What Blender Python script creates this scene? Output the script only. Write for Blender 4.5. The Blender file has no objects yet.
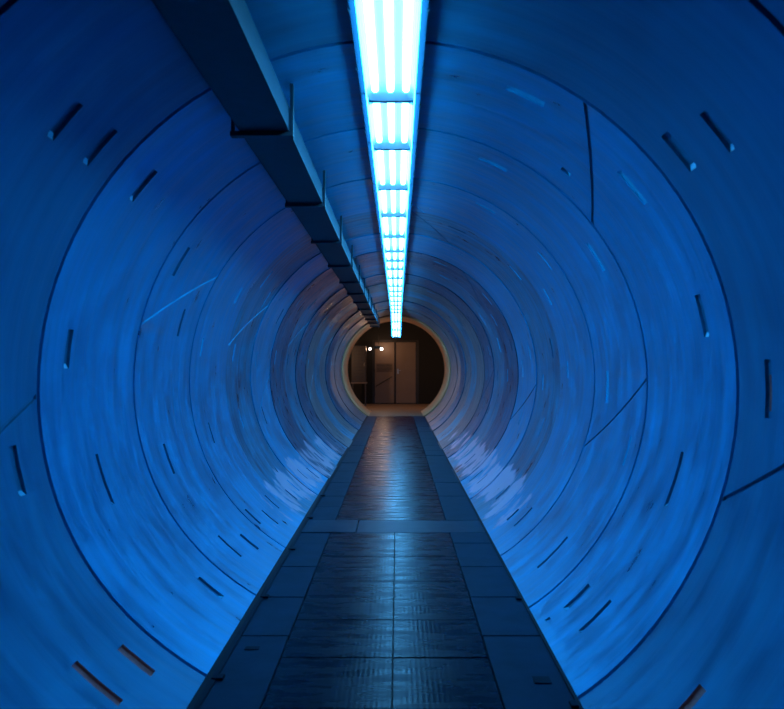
import bpy, bmesh, math, random
from mathutils import Vector, Matrix
from mathutils.geometry import delaunay_2d_cdt
random.seed(7)
sc = bpy.context.scene
COL = sc.collection
PI = math.pi

# ------------------------------------------------------------------ dimensions
CAMZ = 1.36                       # eye height above the walkway
R = 1.48                          # inner radius of the tunnel lining
AX, AZ = -0.04, CAMZ - 0.102      # tunnel axis
Y1, PITCH = 3.117, 1.125          # a ring joint, length of one lining ring
KFIRST, KLAST = -5, 15            # rings KFIRST .. KLAST-1
YEND = Y1 + KLAST * PITCH         # end of the painted lining
YCH = 22.2                        # start of the end chamber
YWALL = 26.4                      # wall with the double door

def warp(phi):                    # the lower joints are slightly skewed
    s, c = math.sin(phi), math.cos(phi)
    return -0.36 * c * s ** 4 if s < 0 else 0.0

# ------------------------------------------------------------------ materials
def new_mat(name):
    m = bpy.data.materials.new(name); m.use_nodes = True
    nt = m.node_tree
    return m, nt, nt.nodes['Principled BSDF']

def N(nt, typ, **kw):
    n = nt.nodes.new(typ)
    for k, v in kw.items():
        if k in n.inputs.keys() if isinstance(k, str) else False:
            n.inputs[k].default_value = v
        else:
            setattr(n, k, v)
    return n

def plain(name, col, rough=0.5, metal=0.0, noise=0.0, scale=8.0, bump=0.0, spec=0.5):
    m, nt, b = new_mat(name)
    b.inputs['Roughness'].default_value = rough
    b.inputs['Metallic'].default_value = metal
    b.inputs['Specular IOR Level'].default_value = spec
    tc = N(nt, 'ShaderNodeTexCoord')
    nz = N(nt, 'ShaderNodeTexNoise'); nz.inputs['Scale'].default_value = scale
    nz.inputs['Detail'].default_value = 5
    nt.links.new(tc.outputs['Object'], nz.inputs['Vector'])
    mx = N(nt, 'ShaderNodeMix', data_type='RGBA')
    mx.inputs[6].default_value = tuple(max(0, c * (1 - noise)) for c in col) + (1,)
    mx.inputs[7].default_value = tuple(min(1, c * (1 + noise)) for c in col) + (1,)
    nt.links.new(nz.outputs['Fac'], mx.inputs[0])
    nt.links.new(mx.outputs[2], b.inputs['Base Color'])
    if bump:
        bp = N(nt, 'ShaderNodeBump'); bp.inputs['Strength'].default_value = bump
        bp.inputs['Distance'].default_value = 0.01
        nt.links.new(nz.outputs['Fac'], bp.inputs['Height'])
        nt.links.new(bp.outputs['Normal'], b.inputs['Normal'])
    return m

def wall_mat(name, c_lo, c_hi, rough, streak=0.35, spec=0.5, metal=0.0, half=0.28):
    """gloss paint on cast concrete: blotches, hoop streaks left by the mould, scuffs"""
    m, nt, b = new_mat(name)
    L = nt.links.new
    uv = N(nt, 'ShaderNodeUVMap'); uv.uv_map = 'UVMap'
    def noise(sx, sy, scale, detail=4, rgh=0.55):
        mp = N(nt, 'ShaderNodeMapping'); mp.inputs['Scale'].default_value = (sx, sy, 1)
        L(uv.outputs['UV'], mp.inputs['Vector'])
        n = N(nt, 'ShaderNodeTexNoise'); n.inputs['Scale'].default_value = scale
        n.inputs['Detail'].default_value = detail; n.inputs['Roughness'].default_value = rgh
        L(mp.outputs['Vector'], n.inputs['Vector'])
        return n.outputs['Fac']
    big = noise(1, 1, 1.6, 3)
    hoop = noise(0.35, 7, 2.2, 4, 0.6)          # streaks running round the hoop
    fine = noise(1, 1, 38, 3)
    mid = noise(0.8, 2.2, 3.5, 5, 0.65)
    a = N(nt, 'ShaderNodeMath', operation='ADD'); L(big, a.inputs[0]); L(hoop, a.inputs[1])
    a2 = N(nt, 'ShaderNodeMath', operation='ADD'); L(a.outputs[0], a2.inputs[0]); L(mid, a2.inputs[1])
    mr = N(nt, 'ShaderNodeMapRange'); mr.inputs['From Min'].default_value = 1.5 - half; mr.inputs['From Max'].default_value = 1.5 + half
    L(a2.outputs[0], mr.inputs['Value'])
    mx = N(nt, 'ShaderNodeMix', data_type='RGBA')
    mx.inputs[6].default_value = c_lo + (1,); mx.inputs[7].default_value = c_hi + (1,)
    L(mr.outputs['Result'], mx.inputs[0])
    at = N(nt, 'ShaderNodeAttribute'); at.attribute_name = 'pale_low'
    # rubbed scuffs where the paint is worn
    sc_ = noise(2.4, 5, 3.0, 6, 0.75)
    r2 = N(nt, 'ShaderNodeMapRange'); r2.inputs['From Min'].default_value = 0.64; r2.inputs['From Max'].default_value = 0.74
    r2.inputs['To Max'].default_value = 0.35
    L(sc_, r2.inputs['Value'])
    m2 = N(nt, 'ShaderNodeMix', data_type='RGBA'); L(r2.outputs['Result'], m2.inputs[0])
    L(mx.outputs[2], m2.inputs[6]); m2.inputs[7].default_value = (0.02, 0.32, 0.60, 1)
    # pale pinkish patches banded low on the lining beside the walkway
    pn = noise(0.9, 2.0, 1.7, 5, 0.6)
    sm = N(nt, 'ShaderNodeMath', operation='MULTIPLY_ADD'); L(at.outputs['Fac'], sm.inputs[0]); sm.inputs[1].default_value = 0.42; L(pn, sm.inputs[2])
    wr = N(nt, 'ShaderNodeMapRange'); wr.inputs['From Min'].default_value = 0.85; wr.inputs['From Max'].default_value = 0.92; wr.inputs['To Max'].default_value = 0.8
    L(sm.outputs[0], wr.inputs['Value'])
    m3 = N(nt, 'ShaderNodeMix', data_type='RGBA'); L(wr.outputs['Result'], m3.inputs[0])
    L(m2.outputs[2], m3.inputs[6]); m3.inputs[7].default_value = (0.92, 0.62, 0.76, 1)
    L(m3.outputs[2], b.inputs['Base Color'])
    mt = N(nt, 'ShaderNodeMapRange'); mt.inputs['To Min'].default_value = metal; mt.inputs['To Max'].default_value = 0.0
    L(wr.outputs['Result'], mt.inputs['Value']); L(mt.outputs['Result'], b.inputs['Metallic'])
    rr = N(nt, 'ShaderNodeMapRange'); rr.inputs['From Min'].default_value = 0.3; rr.inputs['From Max'].default_value = 0.7
    rr.inputs['To Min'].default_value = rough - 0.14; rr.inputs['To Max'].default_value = rough + 0.16
    L(mid, rr.inputs['Value']); L(rr.outputs['Result'], b.inputs['Roughness'])
    b.inputs['Specular IOR Level'].default_value = spec
    b1 = N(nt, 'ShaderNodeBump'); b1.inputs['Strength'].default_value = streak; b1.inputs['Distance'].default_value = 0.006
    L(hoop, b1.inputs['Height'])
    b2 = N(nt, 'ShaderNodeBump'); b2.inputs['Strength'].default_value = 0.10; b2.inputs['Distance'].default_value = 0.003
    L(fine, b2.inputs['Height']); L(b1.outputs['Normal'], b2.inputs['Normal'])
    L(b2.outputs['Normal'], b.inputs['Normal'])
    return m

M = {}
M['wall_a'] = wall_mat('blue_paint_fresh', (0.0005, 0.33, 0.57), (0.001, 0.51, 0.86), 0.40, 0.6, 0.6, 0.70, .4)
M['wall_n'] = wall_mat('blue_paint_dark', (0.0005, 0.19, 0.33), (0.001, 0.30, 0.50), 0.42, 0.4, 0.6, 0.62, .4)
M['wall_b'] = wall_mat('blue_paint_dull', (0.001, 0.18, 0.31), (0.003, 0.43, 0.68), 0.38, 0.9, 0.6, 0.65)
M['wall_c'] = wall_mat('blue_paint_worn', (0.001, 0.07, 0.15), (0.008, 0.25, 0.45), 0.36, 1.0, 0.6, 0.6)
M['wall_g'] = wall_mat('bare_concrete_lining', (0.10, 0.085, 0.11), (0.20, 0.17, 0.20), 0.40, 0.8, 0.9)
M['collar'] = wall_mat('brown_concrete_collar', (0.62, 0.29, 0.13), (0.85, 0.45, 0.22), 0.6, 0.3)
M['seal'] = plain('joint_seal_rubber', (0.002, 0.15, 0.27), 0.6)
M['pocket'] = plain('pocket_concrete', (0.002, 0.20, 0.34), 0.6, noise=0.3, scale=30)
M['pocket_light'] = plain('lit_pocket_face', (0.003, 0.42, 0.66), 0.35, noise=0.2, scale=20)  # lighter pocket colour with the light a pocket catches painted in
M['lit_pale'] = plain('pale_lit_edge', (0.01, 0.58, 0.82), 0.4)  # pale blue that paints the light caught by joints and pockets
M['grout'] = plain('pocket_grout', (0.80, 0.20, 0.17), 0.8, noise=0.3, scale=60, bump=0.3)
M['housing'] = plain('lamp_housing_enamel', (0.02, 0.07, 0.13), 0.5)
M['reflector'] = plain('white_reflector', (0.42, 0.44, 0.46), 0.4)
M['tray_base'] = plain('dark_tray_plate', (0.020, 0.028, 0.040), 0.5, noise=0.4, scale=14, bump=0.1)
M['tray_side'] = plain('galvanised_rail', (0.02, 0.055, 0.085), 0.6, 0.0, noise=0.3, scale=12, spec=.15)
M['hanger'] = plain('dark_hanger_steel', (0.03, 0.05, 0.07), 0.5, 0.2)
M['slab'] = plain('walkway_concrete', (0.005, 0.025, 0.052), 0.6, noise=0.5, scale=5, bump=0.3, spec=.15)
M['band'] = plain('cross_band_concrete', (0.005, 0.026, 0.054), 0.4, noise=0.3, scale=6, bump=0.3, spec=.15)
M['landing'] = plain('landing_concrete', (0.26, 0.16, 0.11), 0.5, noise=0.3, scale=4, bump=0.3)
M['kerb'] = plain('dark_kerb_steel', (0.003, 0.010, 0.022), 0.6, spec=.1)
M['void'] = plain('dark_undercroft', (0.010, 0.012, 0.016), 0.8)
M['room'] = plain('dark_room_plaster', (0.005, 0.004, 0.0045), 0.8, noise=0.3, scale=3)  # one near-black tone for the end room's walls and ceiling
M['leaf'] = plain('brown_door_paint', (0.19, 0.13, 0.10), 0.5, noise=0.12, scale=3)
M['frame'] = plain('dark_door_frame', (0.015, 0.012, 0.012), 0.5)
M['steel'] = plain('brushed_steel', (0.5, 0.45, 0.4), 0.3, 0.9)
M['cabinet'] = plain('brown_cabinet_paint', (0.030, 0.020, 0.016), 0.5, noise=0.3, scale=20)

def plate_mat():
    m, nt, b = new_mat('ribbed_walkway_plate')
    L = nt.links.new
    tc = N(nt, 'ShaderNodeTexCoord')
    wv = N(nt, 'ShaderNodeTexWave', wave_type='BANDS', bands_direction='X'); wv.inputs['Scale'].default_value = 14
    L(tc.outputs['Object'], wv.inputs['Vector'])
    mp = N(nt, 'ShaderNodeMapping'); mp.inputs['Scale'].default_value = (1.2, 6, 1); L(tc.outputs['Object'], mp.inputs['Vector'])
    nz = N(nt, 'ShaderNodeTexNoise'); nz.inputs['Scale'].default_value = 2.2; nz.inputs['Detail'].default_value = 5
    nz.inputs['Roughness'].default_value = 0.6
    L(mp.outputs['Vector'], nz.inputs['Vector'])
    mx = N(nt, 'ShaderNodeMix', data_type='RGBA')
    mx.inputs[6].default_value = (0.001, 0.008, 0.020, 1); mx.inputs[7].default_value = (0.003, 0.015, 0.034, 1)
    L(nz.outputs['Fac'], mx.inputs[0]); L(mx.outputs[2], b.inputs['Base Color'])
    mr = N(nt, 'ShaderNodeMapRange'); mr.inputs['From Min'].default_value = 0.3; mr.inputs['From Max'].default_value = 0.7
    mr.inputs['To Min'].default_value = 0.18; mr.inputs['To Max'].default_value = 0.38
    L(nz.outputs['Fac'], mr.inputs['Value']); L(mr.outputs['Result'], b.inputs['Roughness'])
    b.inputs['Specular IOR Level'].default_value = 0.07
    b1 = N(nt, 'ShaderNodeBump'); b1.inputs['Strength'].default_value = 0.2; b1.inputs['Distance'].default_value = 0.0008
    L(wv.outputs['Fac'], b1.inputs['Height'])
    b2 = N(nt, 'ShaderNodeBump'); b2.inputs['Strength'].default_value = 0.3; b2.inputs['Distance'].default_value = 0.005
    L(nz.outputs['Fac'], b2.inputs['Height']); L(b1.outputs['Normal'], b2.inputs['Normal'])
    L(b2.outputs['Normal'], b.inputs['Normal'])
    return m
M['plate'] = plate_mat()

def emis(name, col, s):
    m = bpy.data.materials.new(name); m.use_nodes = True
    nt = m.node_tree; nt.nodes.clear()
    e = nt.nodes.new('ShaderNodeEmission'); o = nt.nodes.new('ShaderNodeOutputMaterial')
    e.inputs['Color'].default_value = col + (1,); e.inputs['Strength'].default_value = s
    nt.links.new(e.outputs[0], o.inputs[0])
    return m
M['tube'] = emis('blue_fluorescent_tube', (0.085, 0.465, 1.0), 32.0)
M['side_glow'] = emis('lit_side_diffuser', (0.03, 0.46, 1.0), 22.0)
M['lens'] = emis('warm_lamp_lens', (1.0, 0.88, 0.80), 6.0)

# ------------------------------------------------------------------ helpers
def link(name, bm, mat, parent=None, smooth=False):
    me = bpy.data.meshes.new(name); bm.to_mesh(me); bm.free()
    me.materials.append(M[mat])
    if smooth:
        for p in me.polygons: p.use_smooth = True
    o = bpy.data.objects.new(name, me); COL.objects.link(o)
    if parent: o.parent = parent
    return o

def empty(name, loc=(0, 0, 0), parent=None):
    o = bpy.data.objects.new(name, None); COL.objects.link(o); o.location = loc
    o.empty_display_size = 0.1
    if parent: o.parent = parent
    return o

def tag(o, label=None, cat=None, group=None, kind=None):
    if label: o['label'] = label
    if cat: o['category'] = cat
    if group: o['group'] = group
    if kind: o['kind'] = kind
    return o

def box(bm, x0, x1, y0, y1, z0, z1, mat=None, bevel=0.0):
    r = bmesh.ops.create_cube(bm, size=1)
    vs = r['verts']
    bmesh.ops.scale(bm, vec=(x1 - x0, y1 - y0, z1 - z0), verts=vs)
    bmesh.ops.translate(bm, vec=((x0 + x1) / 2, (y0 + y1) / 2, (z0 + z1) / 2), verts=vs)
    if mat is not None: bmesh.ops.transform(bm, matrix=mat, verts=vs)
    if bevel:
        es = list({e for v in vs for e in v.link_edges})
        bmesh.ops.bevel(bm, geom=es, offset=bevel, segments=2, affect='EDGES', clamp_overlap=True)
    return bm

def cyl(bm, a, b, r, n=12, r2=None):
    a, b = Vector(a), Vector(b); d = b - a
    q = d.to_track_quat('Z', 'Y').to_matrix().to_4x4()
    mtx = Matrix.Translation((a + b) / 2) @ q
    bmesh.ops.create_cone(bm, cap_ends=True, segments=n, radius1=r, radius2=r if r2 is None else r2, depth=d.length, matrix=mtx)
    return bm

def P3(phi, y, rad):
    return (AX + rad * math.cos(phi), y, AZ + rad * math.sin(phi))

# ------------------------------------------------------------------ the lining
# cast-in pockets: ring, centre angle, arc length, place along the ring (0..1), width, fill (grout, plug, or pale painted-in light)
POCKETS = [
 (-1,139.5,.16,.52,.058,0),(-1,139.5,.18,.79,.06,0),(0,140.5,.18,.27,.058,0),(0,173,.18,.23,.055,0),(-1,192,.2,.79,.058,0),
 (0,198,.26,.455,.03,0),(0,228.5,.17,.735,.055,0),(1,225.5,.2,.365,.03,0),(1,228.5,.16,.66,.05,0),(2,224.5,.16,.11,.045,0),
 (-1,227,.17,.80,.058,1),(-1,225,.22,.54,.048,1),(1,150,.2,.215,.05,0),(1,164.5,.19,.655,.04,0),(1,199,.2,.335,.04,0),
 (-1,38.5,.17,.515,.05,0),(-1,39.5,.18,.79,.075,0),(0,39.5,.2,.30,.055,3),(0,65,.19,.23,.06,3),(1,65,.19,.235,.06,3),
 (2,61.5,.17,.16,.06,3),(0,50.5,.06,.735,.05,0),(1,31.5,.2,.245,.055,3),(0,13,.2,.24,.06,0),(-1,.5,.23,.77,.05,2),
 (1,-1.5,.22,.71,.05,3),(0,-18,.28,.46,.035,0),(1,-16,.18,.16,.03,3),(0,-48.5,.18,.72,.06,0),(0,-48,.21,.435,.035,0),
 (1,-46.5,.27,.40,.035,0),(-1,-46.5,.2,.53,.055,1),(2,-48.5,.13,.61,.05,0),(2,-46.5,.2,.365,.035,0),(3,-46.5,.18,.38,.035,0),
 (0,-56,.03,.75,.03,0),
]
for k in range(2, KLAST):         # the same casting pattern repeats down the tunnel
    for phi, fr, w in ((65,.24,.05),(40,.24,.05),(13,.24,.05),(-18,.45,.03),(-47,.40,.035),(-48,.73,.05),(30,.73,.05),(0,.72,.05),
                       (142,.26,.05),(150,.73,.05),(173,.24,.05),(196,.35,.035),(228,.36,.035),(228,.73,.05),(168,.66,.04)):
        if any(p[0] == k and abs(p[1] - phi) < 12 and abs(p[3] - fr) < .15 for p in POCKETS): continue
        if random.random() < (0.12 if k < 8 else 0.45): continue
        POCKETS.append((k, phi + random.uniform(-3, 3), random.uniform(.14, .2), fr + random.uniform(-.03, .03), w * random.uniform(.6, 1), 3 if random.random() < (.65 if -35 < phi < 200 else .2) else 0))
for k in range(KFIRST, -1):
    for phi, fr, w in ((40,.24,.05),(139,.8,.05),(5,.5,.04),(175,.5,.04)):
        POCKETS.append((k, phi, .18, fr, w, 0))
# slanted joints between the segments of one ring: start angle, end angle
LJ = {-1: [(198, 181), (3, -18)], 0: [(55.5, 38.5)], 1: [(166.5, 149.5), (1, -19)], 2: [(262, 246), (96, 79)],
      3: [(169, 150.5), (84, 67)], 4: [(199, 180), (-3.5, -21)], 5: [(56, 39)], 6: [(167, 150)], 7: [(2, -16)], 8: [(52, 36), (198, 181)],
      10: [(167, 150), (0, -17)], 12: [(52, 36)]}
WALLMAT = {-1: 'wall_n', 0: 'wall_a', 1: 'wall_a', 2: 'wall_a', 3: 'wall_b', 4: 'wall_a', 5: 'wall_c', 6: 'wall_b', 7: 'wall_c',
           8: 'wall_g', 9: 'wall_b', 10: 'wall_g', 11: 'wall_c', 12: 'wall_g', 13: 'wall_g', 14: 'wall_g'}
LIP = {-1: 0.0, 0: 0.0, 1: -.003, 2: -.006, 3: .002, 4: -.004, 5: -.010, 6: .006, 7: -.004, 8: -.012, 9: .004, 10: .006, 11: -.010, 12: .008, 13: -.006, 14: .006}
def gap(k): return 0.014 if k <= 0 else (0.009 if k == 1 else 0.006)
tunnel = empty('wall_tunnel', (0, 0, 0)); tag(tunnel, 'round blue painted concrete lining of the tunnel', kind='structure')
PH0, PH1 = -PI / 2, 1.5 * PI

def in_poly(x, y, poly):
    c = False; j = len(poly) - 1
    for i in range(len(poly)):
        xi, yi = poly[i]; xj, yj = poly[j]
        if (yi > y) != (yj > y) and x < (xj - xi) * (y - yi) / (yj - yi) + xi: c = not c
        j = i
    return c

def make_ring(k):
    rad = R + LIP.get(k, 0.0)
    z0, z1 = Y1 + k * PITCH + gap(k), Y1 + (k + 1) * PITCH - gap(k + 1)
    feats = []                    # (kind, polygon in (arc metres, y), depth)
    for (kk, phi, ln, fr, w, fill) in POCKETS:
        if kk != k: continue
        s = math.radians(phi) * R; y = Y1 + (k + fr) * PITCH
        feats.append(('pocket', [(s - ln / 2, y - w / 2), (s + ln / 2, y - w / 2), (s + ln / 2, y + w / 2), (s - ln / 2, y + w / 2)], 0.012 if fill == 1 else (0.007 if fill == 3 else 0.014), fill))
    for a, b in LJ.get(k, []):
        sa, sb = math.radians(a) * R, math.radians(b) * R
        h = 0.011 if k <= 0 else 0.008
        e = 0.004
        feats.append(('joint', [(sa - h, z0 + e), (sa + h, z0 + e), (sb + h, z1 - e), (sb - h, z1 - e)], 0.012, 0))
    NS = 96
    S0, S1 = PH0 * R, PH1 * R
    pts, edges = [], []
    def addp(p): pts.append(Vector(p)); return len(pts) - 1
    for i in range(NS + 1):
        s = S0 + (S1 - S0) * i / NS
        a = addp((s, z0)); b = addp((s, z1)); edges.append((a, b))
        if i:
            edges.append((a - 2, a)); edges.append((b - 2, b))
    for f in feats:
        ids = [addp(p) for p in f[1]]
        for i in range(4): edges.append((ids[i], ids[(i + 1) % 4]))
    vv, ee, ff, _, _, _ = delaunay_2d_cdt(pts, edges, [], 0, 1e-5, True)
    groups = {-1: []}
    for t in ff:
        cx = sum(vv[i].x for i in t) / len(t); cy = sum(vv[i].y for i in t) / len(t)
        g = -1
        for n, f in enumerate(feats):
            if in_poly(cx, cy, f[1]): g = n; break
        groups.setdefault(g, []).append(t)
    def pt(i, r_):
        phi = vv[i].x / R
        return P3(phi, vv[i].y + warp(phi), r_)
    # inner face
    bm = bmesh.new(); uvl = bm.loops.layers.uv.new('UVMap'); cache = {}
    def V(i, r_=rad):
        if (i, r_) not in cache: cache[(i, r_)] = bm.verts.new(pt(i, r_))
        return cache[(i, r_)]
    for t in groups[-1]:
        try: f = bm.faces.new([V(i) for i in t])
        except ValueError: continue
        f.smooth = True
        for l, i in zip(f.loops, t): l[uvl].uv = (vv[i].x + k * 3.7, vv[i].y)
    # returns of the ring at its two joints
    for zz in (z0, z1):
        for i in range(NS):
            pa, pb = PH0 + (PH1 - PH0) * i / NS, PH0 + (PH1 - PH0) * (i + 1) / NS
            q = [P3(pa, zz + warp(pa), rad), P3(pb, zz + warp(pb), rad), P3(pb, zz + warp(pb), R + .035), P3(pa, zz + warp(pa), R + .035)]
            f = bm.faces.new([bm.verts.new(p) for p in q])
            for l, ph in zip(f.loops, (pa, pb, pb, pa)): l[uvl].uv = (ph * R + k * 3.7, zz)
    wl = bm.verts.layers.float.new('pale_low')
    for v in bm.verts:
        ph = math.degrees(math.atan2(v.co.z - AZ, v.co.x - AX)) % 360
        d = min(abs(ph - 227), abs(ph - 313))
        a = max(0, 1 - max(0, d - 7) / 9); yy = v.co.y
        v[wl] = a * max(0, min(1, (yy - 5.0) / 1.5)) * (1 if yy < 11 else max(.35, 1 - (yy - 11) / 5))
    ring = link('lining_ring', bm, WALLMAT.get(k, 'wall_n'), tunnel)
    for n, f in enumerate(feats):
        tris = groups.get(n)
        if not tris: continue
        bm = bmesh.new(); cc = {}
        def W(i, r_):
            if (i, r_) not in cc: cc[(i, r_)] = bm.verts.new(pt(i, r_))
            return cc[(i, r_)]
        cnt = {}
        for t in tris:
            bm.faces.new([W(i, rad + f[2]) for i in t])
            for a, b in zip(t, t[1:] + t[:1]): cnt[frozenset((a, b))] = cnt.get(frozenset((a, b)), 0) + 1
        for t in tris:
            for a, b in zip(t, t[1:] + t[:1]):
                if cnt[frozenset((a, b))] == 1:
                    bm.faces.new([W(a, rad), W(b, rad), W(b, rad + f[2]), W(a, rad + f[2])])
        if f[0] == 'pocket':
            if k in (-1, 0) and f[3] == 0:        # pale patch painting the light caught at the pocket's low end
                (sa, ya), (sb, yb) = f[1][0], f[1][2]
                low = sa if math.sin(sa / R) < math.sin(sb / R) else sb
                b3 = bmesh.new(); sg = 1 if low == sa else -1
                q3 = []
                for ds, dr in ((.001, .001), (.022, f[2] - .001)):
                    p = (low + sg * ds) / R
                    q3.append([b3.verts.new(P3(p, yy + warp(p), rad + dr)) for yy in (ya + .012, yb - .008)])
                b3.faces.new([q3[0][0], q3[0][1], q3[1][1], q3[1][0]])
                lit_end = b3
            else: lit_end = None
            o = link('bolt_pocket', bm, {1: 'grout', 3: 'lit_pale'}.get(f[3], 'pocket'), ring)  # shallow pockets take the pale colour as painted-in light
            if lit_end: link('lit_pocket_end', lit_end, 'lit_pale', ring)
            if f[3] == 1: o['label'] = 'bolt pocket filled with brownish grout'
            if f[3] == 2:
                b2 = bmesh.new(); (sa, ya), (sb, yb) = f[1][0], f[1][2]
                w_ = .008; loopo = []
                for i in range(5):
                    s = sa + .03 + (sb - sa - .09) * i / 4
                    p = s / R
                    loopo.append([b2.verts.new(P3(p, yy + warp(p), rad + .009)) for yy in (ya + w_ + .006, yb - w_ - .006)])
                for i in range(4): b2.faces.new([loopo[i][0], loopo[i + 1][0], loopo[i + 1][1], loopo[i][1]])
                bm2 = b2
                bmesh.ops.solidify(bm2, geom=bm2.faces[:], thickness=.006)
                link('grout_plug', bm2, 'grout', ring)
        else:
            link('segment_joint', bm, 'lit_pale' if math.cos(f[1][0][0] / R) < 0 and k > 0 else 'pocket', ring)  # left-hand joints painted pale for the light on their lips
for k in range(KFIRST, KLAST): make_ring(k)

for k in range(KFIRST, KLAST + 1):           # dark seals between the rings
    bm = bmesh.new(); n = 96; y = Y1 + k * PITCH
    rows = []
    for i in range(n + 1):
        ph = PH0 + (PH1 - PH0) * i / n
        rows.append([bm.verts.new(P3(ph, y + warp(ph) + d, R + .018)) for d in (-gap(k) - .004, gap(k) + .004)])
    for i in range(n): bm.faces.new([rows[i][0], rows[i + 1][0], rows[i + 1][1], rows[i][1]])
    link('ring_seal', bm, 'seal' if k <= 1 else 'pocket', tunnel, True)

# brown collar between the last ring and the chamber
bm = bmesh.new(); uvl = bm.loops.layers.uv.new('UVMap'); n = 96
prof = [(YEND + .01, R + .03), (YEND + .012, R - .02), (YEND + .9, R - .02), (YEND + .91, R + .0), (YEND + 1.0, R), (YEND + 1.01, R - .015), (YEND + 2.0, R - .015), (YEND + 2.01, R - .025), (YCH, R - .025)]
for j in range(len(prof) - 1):
    for i in range(n):
        pa, pb = 2 * PI * i / n, 2 * PI * (i + 1) / n
        q = [P3(pa, *prof[j]), P3(pb, *prof[j]), P3(pb, *prof[j + 1]), P3(pa, *prof[j + 1])]
        f = bm.faces.new([bm.verts.new(p) for p in q])
        for l, (ph, yy) in zip(f.loops, ((pa, prof[j][0]), (pb, prof[j][0]), (pb, prof[j + 1][0]), (pa, prof[j + 1][0]))): l[uvl].uv = (ph * R, yy)
bmesh.ops.remove_doubles(bm, verts=bm.verts, dist=1e-4)
o = link('trim_1', bm, 'collar'); tag(o, 'brown concrete collar round the far mouth of the tunnel', kind='structure')

# ------------------------------------------------------------------ walkway
floor = empty('floor'); tag(floor, 'dark flat walkway deck along the bottom of the tunnel', kind='structure')
def chord(y=0, dz=0.0):
    h = math.sqrt(R * R - (AZ - dz) ** 2)
    return AX - h, AX + h
XL, XR = chord()
XL += .004; XR -= .004
PLX0, PLX1, SEAM = -.545, .425, -.022
def slab(name, x0, x1, y0, y1, mat, z=0.0, t=.05):
    bm = bmesh.new(); box(bm, x0, x1, y0, y1, z - t, z, bevel=.003)
    o = link(name, bm, mat, floor)
    return o
cuts = [-2.4, -1.6, -.8, 0, .8, 1.6, 2.3, 2.92, 3.44, 3.95, 4.66, 5.27, 6.02]
g = .004
for a, b in zip(cuts, cuts[1:]):
    slab('centre_plate', PLX0 + g, SEAM - g, a + g, b - g, 'plate')
    slab('centre_plate', SEAM + g, PLX1 - g, a + g, b - g, 'plate', random.uniform(-.002, 0))
scuts = [-2.4, -1.3, -.2, .9, 1.9, 2.9, 3.72, 4.34, 5.0, 5.66, 6.02]
for a, b in zip(scuts, scuts[1:]):
    slab('edge_slab', XL, PLX0 - g, a + g, b - g, 'slab', random.uniform(-.003, .001))
    slab('edge_slab', PLX1 + g, XR, a + g, b - g, 'slab', random.uniform(-.003, .001))
slab('cross_band', XL, -.34 - g, 6.02 + g, 6.50 - g, 'band', .002)
slab('cross_band', -.34 + g, XR, 6.02 + g, 6.50 - g, 'band', -.001)
y = 6.50
while y < YEND - .3:
    b = min(YEND, y + random.uniform(.5, .95)); 
    if YEND - b < .4: b = YEND
    slab('centre_plate', PLX0 + g, PLX1 - g, y + g, b - g, 'plate', random.uniform(-.004, 0))
    slab('edge_slab', XL, PLX0 - g, y + g, b - g, 'slab', random.uniform(-.004, 0))
    slab('edge_slab', PLX1 + g, XR, y + g, b - g, 'slab', random.uniform(-.004, 0))
    y = b
slab('bed', XL - .02, XR + .02, -2.4, YEND, 'void', -.052, .04)
# small dark fixings along the left edge and lifting slots in the slabs
def fixing(x, y, w, l, h=.012):
    bm = bmesh.new(); box(bm, x - w / 2, x + w / 2, y - l / 2, y + l / 2, .0005, h, bevel=.002)
    link('edge_clip', bm, 'kerb', floor)
for k in range(0, 5):
    fixing(XL + .035, Y1 + k * PITCH + .09, .05, .045)
fixing(.625, 3.19, .075, .07, .003)
fixing(XR - .03, 2.95, .03, .05); fixing(XR - .03, 4.3, .03, .05)
fixing(-.70, 3.55, .07, .04, .003)

# steel kerb angle along each edge of the deck
for side, x in (('left', XL), ('right', XR)):
    bm = bmesh.new()
    sx = 1 if side == 'left' else -1
    if side == 'left':             # a wider angle lying up against the lining
        zz = .014; xw = AX - math.sqrt((R - .004) ** 2 - (AZ - zz) ** 2)
        a = [(x + .002, .0), (x + .030, .0), (x + .030, .006), (x + .006, .008), (xw + .010, zz), (xw + .004, zz)]
    else: a = [(x + .004, .0), (x - .016, .0), (x - .016, .006), (x - .002, .010)]
    va = [bm.verts.new((p[0], -2.4, p[1])) for p in a]; vb = [bm.verts.new((p[0], YEND, p[1])) for p in a]
    for i in range(len(a)): bm.faces.new([va[i], va[(i + 1) % len(a)], vb[(i + 1) % len(a)], vb[i]])
    bm.faces.new(va); bm.faces.new(vb[::-1])
    tag(link('baseboard_' + side, bm, 'kerb'), 'dark steel edging where the walkway meets the ' + side + ' wall', kind='structure')

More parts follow.
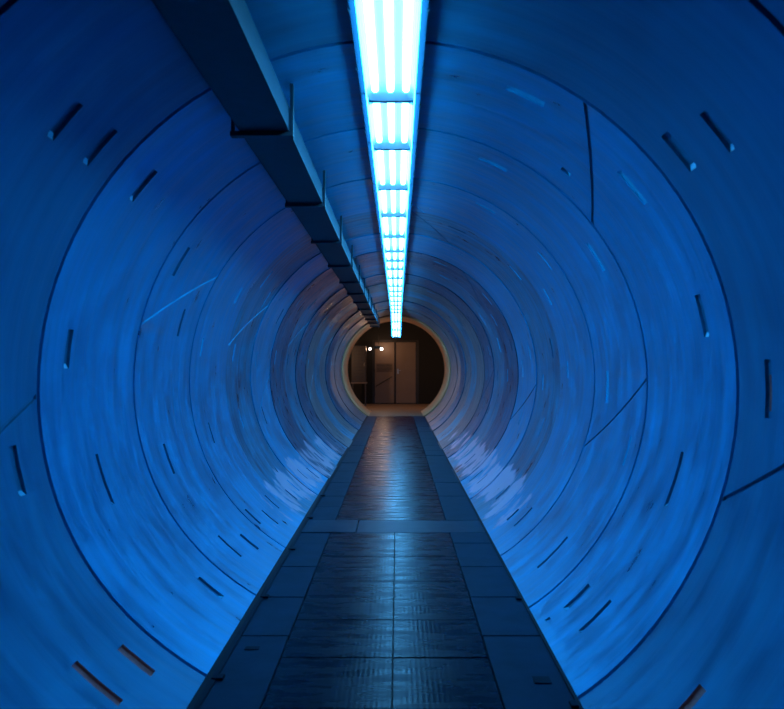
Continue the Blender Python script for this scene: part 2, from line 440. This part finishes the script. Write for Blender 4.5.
# ------------------------------------------------------------------ row of lamps
LX = AX + .008
ZL = CAMZ + 1.25 - .0
def rrect(w, l, r_, n=6):
    out = []
    for cx, cy, a0 in ((w / 2 - r_, l / 2 - r_, 0), (-w / 2 + r_, l / 2 - r_, 90), (-w / 2 + r_, -l / 2 + r_, 180), (w / 2 - r_, -l / 2 + r_, 270)):
        for i in range(n + 1):
            a = math.radians(a0 + 90 * i / n); out.append((cx + r_ * math.cos(a), cy + r_ * math.sin(a)))
    return out
def loft(bm, loops, cap0=False, cap1=False):
    vs = [[bm.verts.new(p) for p in lp] for lp in loops]
    n = len(vs[0])
    for a, b in zip(vs, vs[1:]):
        for i in range(n): bm.faces.new([a[i], a[(i + 1) % n], b[(i + 1) % n], b[i]])
    if cap0: bm.faces.new(vs[0])
    if cap1: bm.faces.new(vs[-1])
def lamp(y0, y1, z0, z1, label, rods=False):
    l = math.hypot(y1 - y0, z1 - z0)
    t = empty('ceiling_light', (LX, (y0 + y1) / 2, (z0 + z1) / 2))
    t.rotation_euler.x = math.atan2(z1 - z0, y1 - y0)
    tag(t, label, 'light', 'row of blue tube lights along the tunnel crown')
    L0 = l - .006
    bm = bmesh.new()
    P = lambda w, ll, r_, z: [(x, y, z) for x, y in rrect(w, ll, r_)]
    OW, IW = .284, .222
    H = .040                       # height of the glowing skirt
    loft(bm, [P(IW + .006, L0 - .004, .020, H), P(OW, L0, .004, H), P(OW, L0, .004, H + .035), P(.18, L0, .004, .100)], cap1=True)
    for s_ in (-1, 1):             # end bars closing the trough
        box(bm, -IW / 2 + .004, IW / 2 - .004, s_ * (L0 / 2) - (.006 if s_ > 0 else 0), s_ * (L0 / 2) + (.006 if s_ < 0 else 0), .0, H)
    link('housing', bm, 'housing', t)
    bm = bmesh.new()
    loft(bm, [P(IW - .004, L0 - .022, .045, .0), P(IW - .010, L0 - .05, .044, .012), P(IW - .024, L0 - .12, .04, .040), P(IW - .05, L0 - .18, .03, .056)], cap1=True)
    link('reflector', bm, 'reflector', t)
    for s_ in (-1, 1):
        bm = bmesh.new(); box(bm, s_ * (IW / 2 + .001) - .0015, s_ * (IW / 2 + .001) + .0015, -L0 / 2 + .012, L0 / 2 - .012, .001, H - .001)
        link('side_diffuser', bm, 'side_glow', t)
    for dx in (-.071, 0, .071):
        bm = bmesh.new(); cyl(bm, (dx, -l / 2 + .085, .030), (dx, l / 2 - .085, .030), .0175, 10)
        link('tube', bm, 'tube', t, True)
    for dy in (-l * .28, l * .22):
        for s in (-1, 1):
            bm = bmesh.new(); box(bm, s * .143 - .004, s * .143 + .004, dy - .012, dy + .012, .034, .07)
            link('clip', bm, 'hanger', t)
    if rods:
        for dy in (-l * .3, l * .3):
            bm = bmesh.new()
            top = math.sqrt(R * R - .05 ** 2) + AZ - (z0 + z1) / 2 
            cyl(bm, (0.0, dy, .10), (0, dy + .1 * math.sin(t.rotation_euler.x), min(top, 1.4) - .02), .005, 6)
            link('suspension_rod', bm, 'hanger', t)
    return t
bounds = [2.44, 3.49, 4.26, 5.23, 6.18, 7.19, 8.12, 8.85, 9.60, 10.6, 11.65, 12.5, 13.35, 14.4, 15.4, 16.4, 17.4]
ordn = ['second', 'third', 'fourth', 'fifth', 'sixth', 'seventh', 'eighth', 'ninth', 'tenth', 'eleventh', 'twelfth', 'thirteenth', 'fourteenth', 'fifteenth']
n_l = len(bounds) - 1
for i in range(n_l):
    if i == 0: lb = 'longest and nearest blue-white three-tube ceiling light, cut by the top of the photo'
    elif i == n_l - 1: lb = 'last level blue-white ceiling light before the row drops at the far mouth'
    else: lb = 'blue-white three-tube ceiling light, %s from the camera in the crown row' % ordn[i - 1]
    lamp(bounds[i], bounds[i + 1], ZL, ZL, lb)
drop = [(17.4, ZL), (18.6, ZL - .15), (19.75, ZL - .30), (20.75, CAMZ + .80)]
dl = ['first tilted ceiling light where the row starts to drop near the far mouth',
      'middle one of the three tilted ceiling lights hanging near the far mouth',
      'lowest and farthest tilted ceiling light, hanging in front of the dark room']
for (a, za), (b, zb), lb in zip(drop, drop[1:], dl): lamp(a, b, za, zb, lb, True)

# ------------------------------------------------------------------ cable tray
TX0, TX1, TZ = -.728, -.502, CAMZ + 1.085
tray = empty('cable_tray', ((TX0 + TX1) / 2, 0, TZ))
tag(tray, 'long dark cable tray hung under the tunnel roof left of the lights', 'cable tray')
TC = (TX0 + TX1) / 2; TW = (TX1 - TX0) / 2
ys = [-1.2, .35, 1.88, 3.42, 4.93, 6.4, 7.95, 9.5, 11.0, 12.5, 14.0, 15.5, 17.0, 18.5, 20.1]
for i, (a, b) in enumerate(zip(ys, ys[1:])):
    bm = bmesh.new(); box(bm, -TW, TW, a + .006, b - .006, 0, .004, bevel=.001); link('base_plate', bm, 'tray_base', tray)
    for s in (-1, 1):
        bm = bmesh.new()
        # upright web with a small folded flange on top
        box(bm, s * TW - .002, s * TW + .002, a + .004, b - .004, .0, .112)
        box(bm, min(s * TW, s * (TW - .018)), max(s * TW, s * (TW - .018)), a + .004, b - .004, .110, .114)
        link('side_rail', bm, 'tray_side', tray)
    bm = bmesh.new()
    for q in range(3):
        cyl(bm, (-.06 + q * .055, a, .022), (-.06 + q * .055, b, .022), .016, 8)
    bm.free()
for q, (x, r_) in enumerate(((-.07, .017), (-.025, .02), (.03, .015), (.07, .012))):
    bm = bmesh.new(); cyl(bm, (TC + x, -1.2, TZ + .006 + r_), (TC + x, 20.1, TZ + .006 + r_), r_, 8)
    lab = ['thick black cable lying near the left rail inside the tray', 'thickest black cable lying in the middle of the tray',
           'black cable lying right of the tray middle', 'thin black cable lying against the right rail of the tray'][q]
    tag(link('power_cable', bm, 'hanger', None, True), lab, 'cable', 'cables lying in the tray')
for b in ys[1:]:
    bm = bmesh.new()
    ex = .045 if b < 4 else .022
    box(bm, -TW - ex, TW + .02, b - .02, b + .02, -.022, -.001)          # arm under the tray
    xr = TX1 + .014
    ztop = AZ + math.sqrt(R * R - (xr - AX) ** 2) - TZ - .004
    box(bm, TW + .005, TW + .02, b - .017, b + .017, -.022, ztop)         # right strap up to the lining
    ztl = AZ + math.sqrt(R * R - (TX0 - .03 - AX) ** 2) - TZ - .004
    box(bm, -TW - ex + .004, -TW - ex + .016, b - .015, b + .015, -.02, max(ztl, .0))
    link('hanger', bm, 'hanger', tray)

# ------------------------------------------------------------------ end chamber
RX0, RX1, RZ1 = -2.3, 2.2, 3.2
def plane_box(name, b, mat, label):
    bm = bmesh.new(); box(bm, *b); tag(link(name, bm, mat), label, kind='structure')
bm = bmesh.new(); n = 96           # front wall with the round mouth
outer = []
for i in range(n):
    a = 2 * PI * i / n; c, s = math.cos(a), math.sin(a)
    t_ = min((RX1 - AX) / c if c > 1e-6 else (RX0 - AX) / c if c < -1e-6 else 9, (RZ1 - AZ) / s if s > 1e-6 else (-.5 - AZ) / s if s < -1e-6 else 9)
    outer.append((AX + t_ * c, AZ + t_ * s))
for i in range(n):
    a, b = 2 * PI * i / n, 2 * PI * (i + 1) / n
    q = [(*P3(a, YCH, R - .026),), (*P3(b, YCH, R - .026),), (outer[(i + 1) % n][0], YCH, outer[(i + 1) % n][1]), (outer[i][0], YCH, outer[i][1])]
    bm.faces.new([bm.verts.new(p) for p in q])
bmesh.ops.remove_doubles(bm, verts=bm.verts, dist=1e-4)
bmesh.ops.solidify(bm, geom=bm.faces[:], thickness=.06)
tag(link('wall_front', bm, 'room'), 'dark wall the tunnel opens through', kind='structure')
plane_box('floor_landing', (RX0, RX1, YCH + .02, YWALL + .2, -.1, -.002), 'landing', 'brown concrete floor in front of the doors')
bm = bmesh.new(); cl, cr = chord(0, 0)
box(bm, cl + .03, cr - .03, YEND + .01, YCH + .01, -.08, .0, bevel=.004)
tag(link('floor_threshold', bm, 'landing'), 'brown concrete threshold at the end of the walkway', kind='structure')
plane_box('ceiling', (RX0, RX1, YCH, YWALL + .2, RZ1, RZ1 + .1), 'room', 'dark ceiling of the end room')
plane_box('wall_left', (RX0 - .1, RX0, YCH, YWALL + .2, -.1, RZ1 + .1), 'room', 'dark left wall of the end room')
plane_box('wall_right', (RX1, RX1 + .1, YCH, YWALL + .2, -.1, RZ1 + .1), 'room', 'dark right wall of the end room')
# back wall with the doorway cut out
DX0, DX1, DZ0, DZ1 = -.90, .76, 0.0, 2.29
bm = bmesh.new()
box(bm, RX0, DX0, YWALL, YWALL + .2, 0, RZ1); box(bm, DX1, RX1, YWALL, YWALL + .2, 0, RZ1); box(bm, DX0, DX1, YWALL, YWALL + .2, DZ1, RZ1)
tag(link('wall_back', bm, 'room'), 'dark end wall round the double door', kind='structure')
door = empty('door_1', (0, YWALL, 0)); tag(door, 'brown double door with a dark frame at the end of the tunnel', kind='structure')
bm = bmesh.new()
box(bm, DX0, DX0 + .085, 0, .16, 0, DZ1); box(bm, DX1 - .10, DX1, 0, .16, 0, DZ1); box(bm, DX0 + .085, DX1 - .10, 0, .16, DZ1 - .07, DZ1)
box(bm, DX0 + .085, DX1 - .10, 0, .16, 0, .015)
link('door_frame', bm, 'frame', door)
LZ0, LZ1 = .03, DZ1 - .08
def leaf(x0, x1, left):
    bm = bmesh.new(); box(bm, x0, x1, .03, .075, LZ0, LZ1, bevel=.004)
    lf = link('door_leaf', bm, 'leaf', door)
    if left:
        for i in range(6):
            z = 1.17 + i * .05
            bm = bmesh.new(); box(bm, x0 + .06, x1 - .06, .012, .032, z, z + .016, bevel=.002); link('louvre', bm, 'cabinet', lf)
        bm = bmesh.new(); cyl(bm, (x0 + .02, .015, .62), (x1 - .08, .015, .98), .012, 8); link('slant_bar', bm, 'frame', lf)  # dark bar slanting across the left leaf
    else:
        bm = bmesh.new()
        cyl(bm, (x0 + .07, .03, 1.20), (x0 + .07, -.03, 1.20), .014, 10)
        cyl(bm, (x0 + .07, -.03, 1.20), (x0 + .18, -.03, 1.20), .010, 10)
        box(bm, x0 + .045, x0 + .095, .024, .032, 1.08, 1.26)
        link('door_handle', bm, 'steel', lf)
    for z in (.35, 1.2, 1.95):
        bm = bmesh.new(); xx = x0 - .003 if left else x1 + .003
        cyl(bm, (xx, .02, z - .05), (xx, .02, z + .05), .010, 8); link('hinge', bm, 'frame', lf)
leaf(DX0 + .09, -.115, True)
bm = bmesh.new(); box(bm, -.105, -.065, .0, .10, .016, DZ1 - .072); link('mullion', bm, 'frame', door)
leaf(-.055, DX1 - .105, False)

# cabinet on a stand, left of the door
cab = empty('electrical_cabinet', (-1.32, 25.3, 0)); tag(cab, 'brown electrical cabinet on legs standing left of the double door', 'cabinet')
bm = bmesh.new(); box(bm, -.25, .25, -.13, .13, .80, 2.05, bevel=.006); link('body', bm, 'cabinet', cab)
bm = bmesh.new(); box(bm, -.23, .23, -.145, -.131, .83, 2.02, bevel=.003); cd = link('cabinet_door', bm, 'cabinet', cab)
for i in range(9):
    bm = bmesh.new(); box(bm, -.18, .18, -.153, -.144, .98 + i * .11, 1.0 + i * .11); link('louvre', bm, 'frame', cd)
bm = bmesh.new(); cyl(bm, (.19, -.165, 1.35), (.19, -.165, 1.47), .008, 8); link('cabinet_handle', bm, 'steel', cd)
bm = bmesh.new(); box(bm, -.28, .28, -.15, .15, .765, .80); link('stand_shelf', bm, 'leaf', cab)
for sx in (-.22, .22):
    for sy in (-.11, .11):
        bm = bmesh.new(); box(bm, sx - .02, sx + .02, sy - .02, sy + .02, 0, .765); link('leg', bm, 'cabinet', cab)

# twin-head lamp hung from the ceiling of the end room
LXc, LYc, LZc = -.72, 25.75, CAMZ + .60
tw = empty('twin_spotlight', (LXc, LYc, LZc)); tag(tw, 'bright twin-head spotlight hanging in front of the left door leaf', 'spotlight')
bm = bmesh.new(); box(bm, -.11, .15, -.03, .05, .0, .10, bevel=.008); link('lamp_body', bm, 'housing', tw)
bm = bmesh.new(); cyl(bm, (.06, .01, .10), (.06, .01, RZ1 - LZc), .010, 8); link('drop_rod', bm, 'frame', tw)
bm = bmesh.new(); cyl(bm, (-.2, .01, .03), (.17, .01, .03), .012, 8); link('cross_bar', bm, 'steel', tw)
heads = []
for x, r_ in ((-.235, .050), (.165, .060)):
    bm = bmesh.new(); cyl(bm, (x, -.075, -.005), (x, .035, .02), r_, 16, r_ * .6); hd = link('lamp_head', bm, 'housing', tw)
    bm = bmesh.new(); cyl(bm, (x, -.083, -.006), (x, -.0755, -.005), r_ * .9, 16); link('lens', bm, 'lens', hd)
    heads.append((LXc + x, LYc - .10, LZc - .006, r_))
for i, (x, y, z, r_) in enumerate(heads):
    ld = bpy.data.lights.new('spotlight_beam', 'SPOT'); ld.energy = 6; ld.color = (1.0, .58, .34)
    ld.spot_size = math.radians(95); ld.spot_blend = 1.0; ld.shadow_soft_size = .05
    lo = bpy.data.objects.new('spotlight_beam', ld); COL.objects.link(lo); lo.parent = tw
    lo.location = (x - LXc, y - LYc, z - LZc); lo.rotation_euler = (math.radians(84), 0, math.radians(180 + (14 if i else -16)))
# weak light the lamp body throws back on the doors
ld = bpy.data.lights.new('spotlight_spill', 'POINT'); ld.energy = 9; ld.color = (1.0, .60, .36); ld.shadow_soft_size = .05
lo = bpy.data.objects.new('spotlight_spill', ld); COL.objects.link(lo); lo.parent = tw; lo.location = (.27, .1, .06)

# two unseen lamps added on the end room's side walls to warm the collar
for x, s_, lb in ((RX0, 1, 'unseen warm lamp added on the left wall of the end room'), (RX1, -1, 'unseen warm lamp added on the right wall of the end room')):
    bl = empty('added_bulkhead_lamp', (x, 23.5, 1.75)); tag(bl, lb, 'lamp')
    bm = bmesh.new(); box(bm, min(-s_ * .012, s_ * .05), max(-s_ * .012, s_ * .05), -.14, .14, -.08, .08, bevel=.012); link('added_lamp_base', bm, 'frame', bl)
    bm = bmesh.new(); box(bm, min(s_ * .051, s_ * .10), max(s_ * .051, s_ * .10), -.11, .11, -.055, .055, bevel=.02); link('added_lamp_glass', bm, 'lens', bl)
    ld = bpy.data.lights.new('added_collar_glow', 'POINT'); ld.energy = 48; ld.color = (1.0, .55, .28); ld.shadow_soft_size = .06
    lo = bpy.data.objects.new('added_collar_glow', ld); COL.objects.link(lo); lo.parent = bl; lo.location = (s_ * .18, 0, 0)

# ------------------------------------------------------------------ world, camera, view
w = bpy.data.worlds.new('dark'); sc.world = w; w.use_nodes = True
w.node_tree.nodes['Background'].inputs[0].default_value = (.01, .05, .12, 1)
w.node_tree.nodes['Background'].inputs[1].default_value = 0.02
cd_ = bpy.data.cameras.new('camera'); cam = bpy.data.objects.new('camera', cd_); COL.objects.link(cam)
cam.location = (0, 0, CAMZ); cam.rotation_euler = (PI / 2, 0, 0)
cd_.sensor_width = 36; cd_.lens = 737 * 36 / 784
cd_.shift_x = -5.5 / 784; cd_.shift_y = 11.5 / 784
cd_.clip_start = .05
cd_.dof.use_dof = True; cd_.dof.focus_distance = 7.0; cd_.dof.aperture_fstop = 3.2
sc.camera = cam
sc.view_settings.view_transform = 'Standard'; sc.view_settings.look = 'None'
sc.view_settings.gamma = 1; sc.view_settings.exposure = -0.08
sc.view_settings.use_curve_mapping = False
sc.cycles.max_bounces = 10; sc.cycles.diffuse_bounces = 6; sc.cycles.glossy_bounces = 4
sc.cycles.sample_clamp_indirect = 6
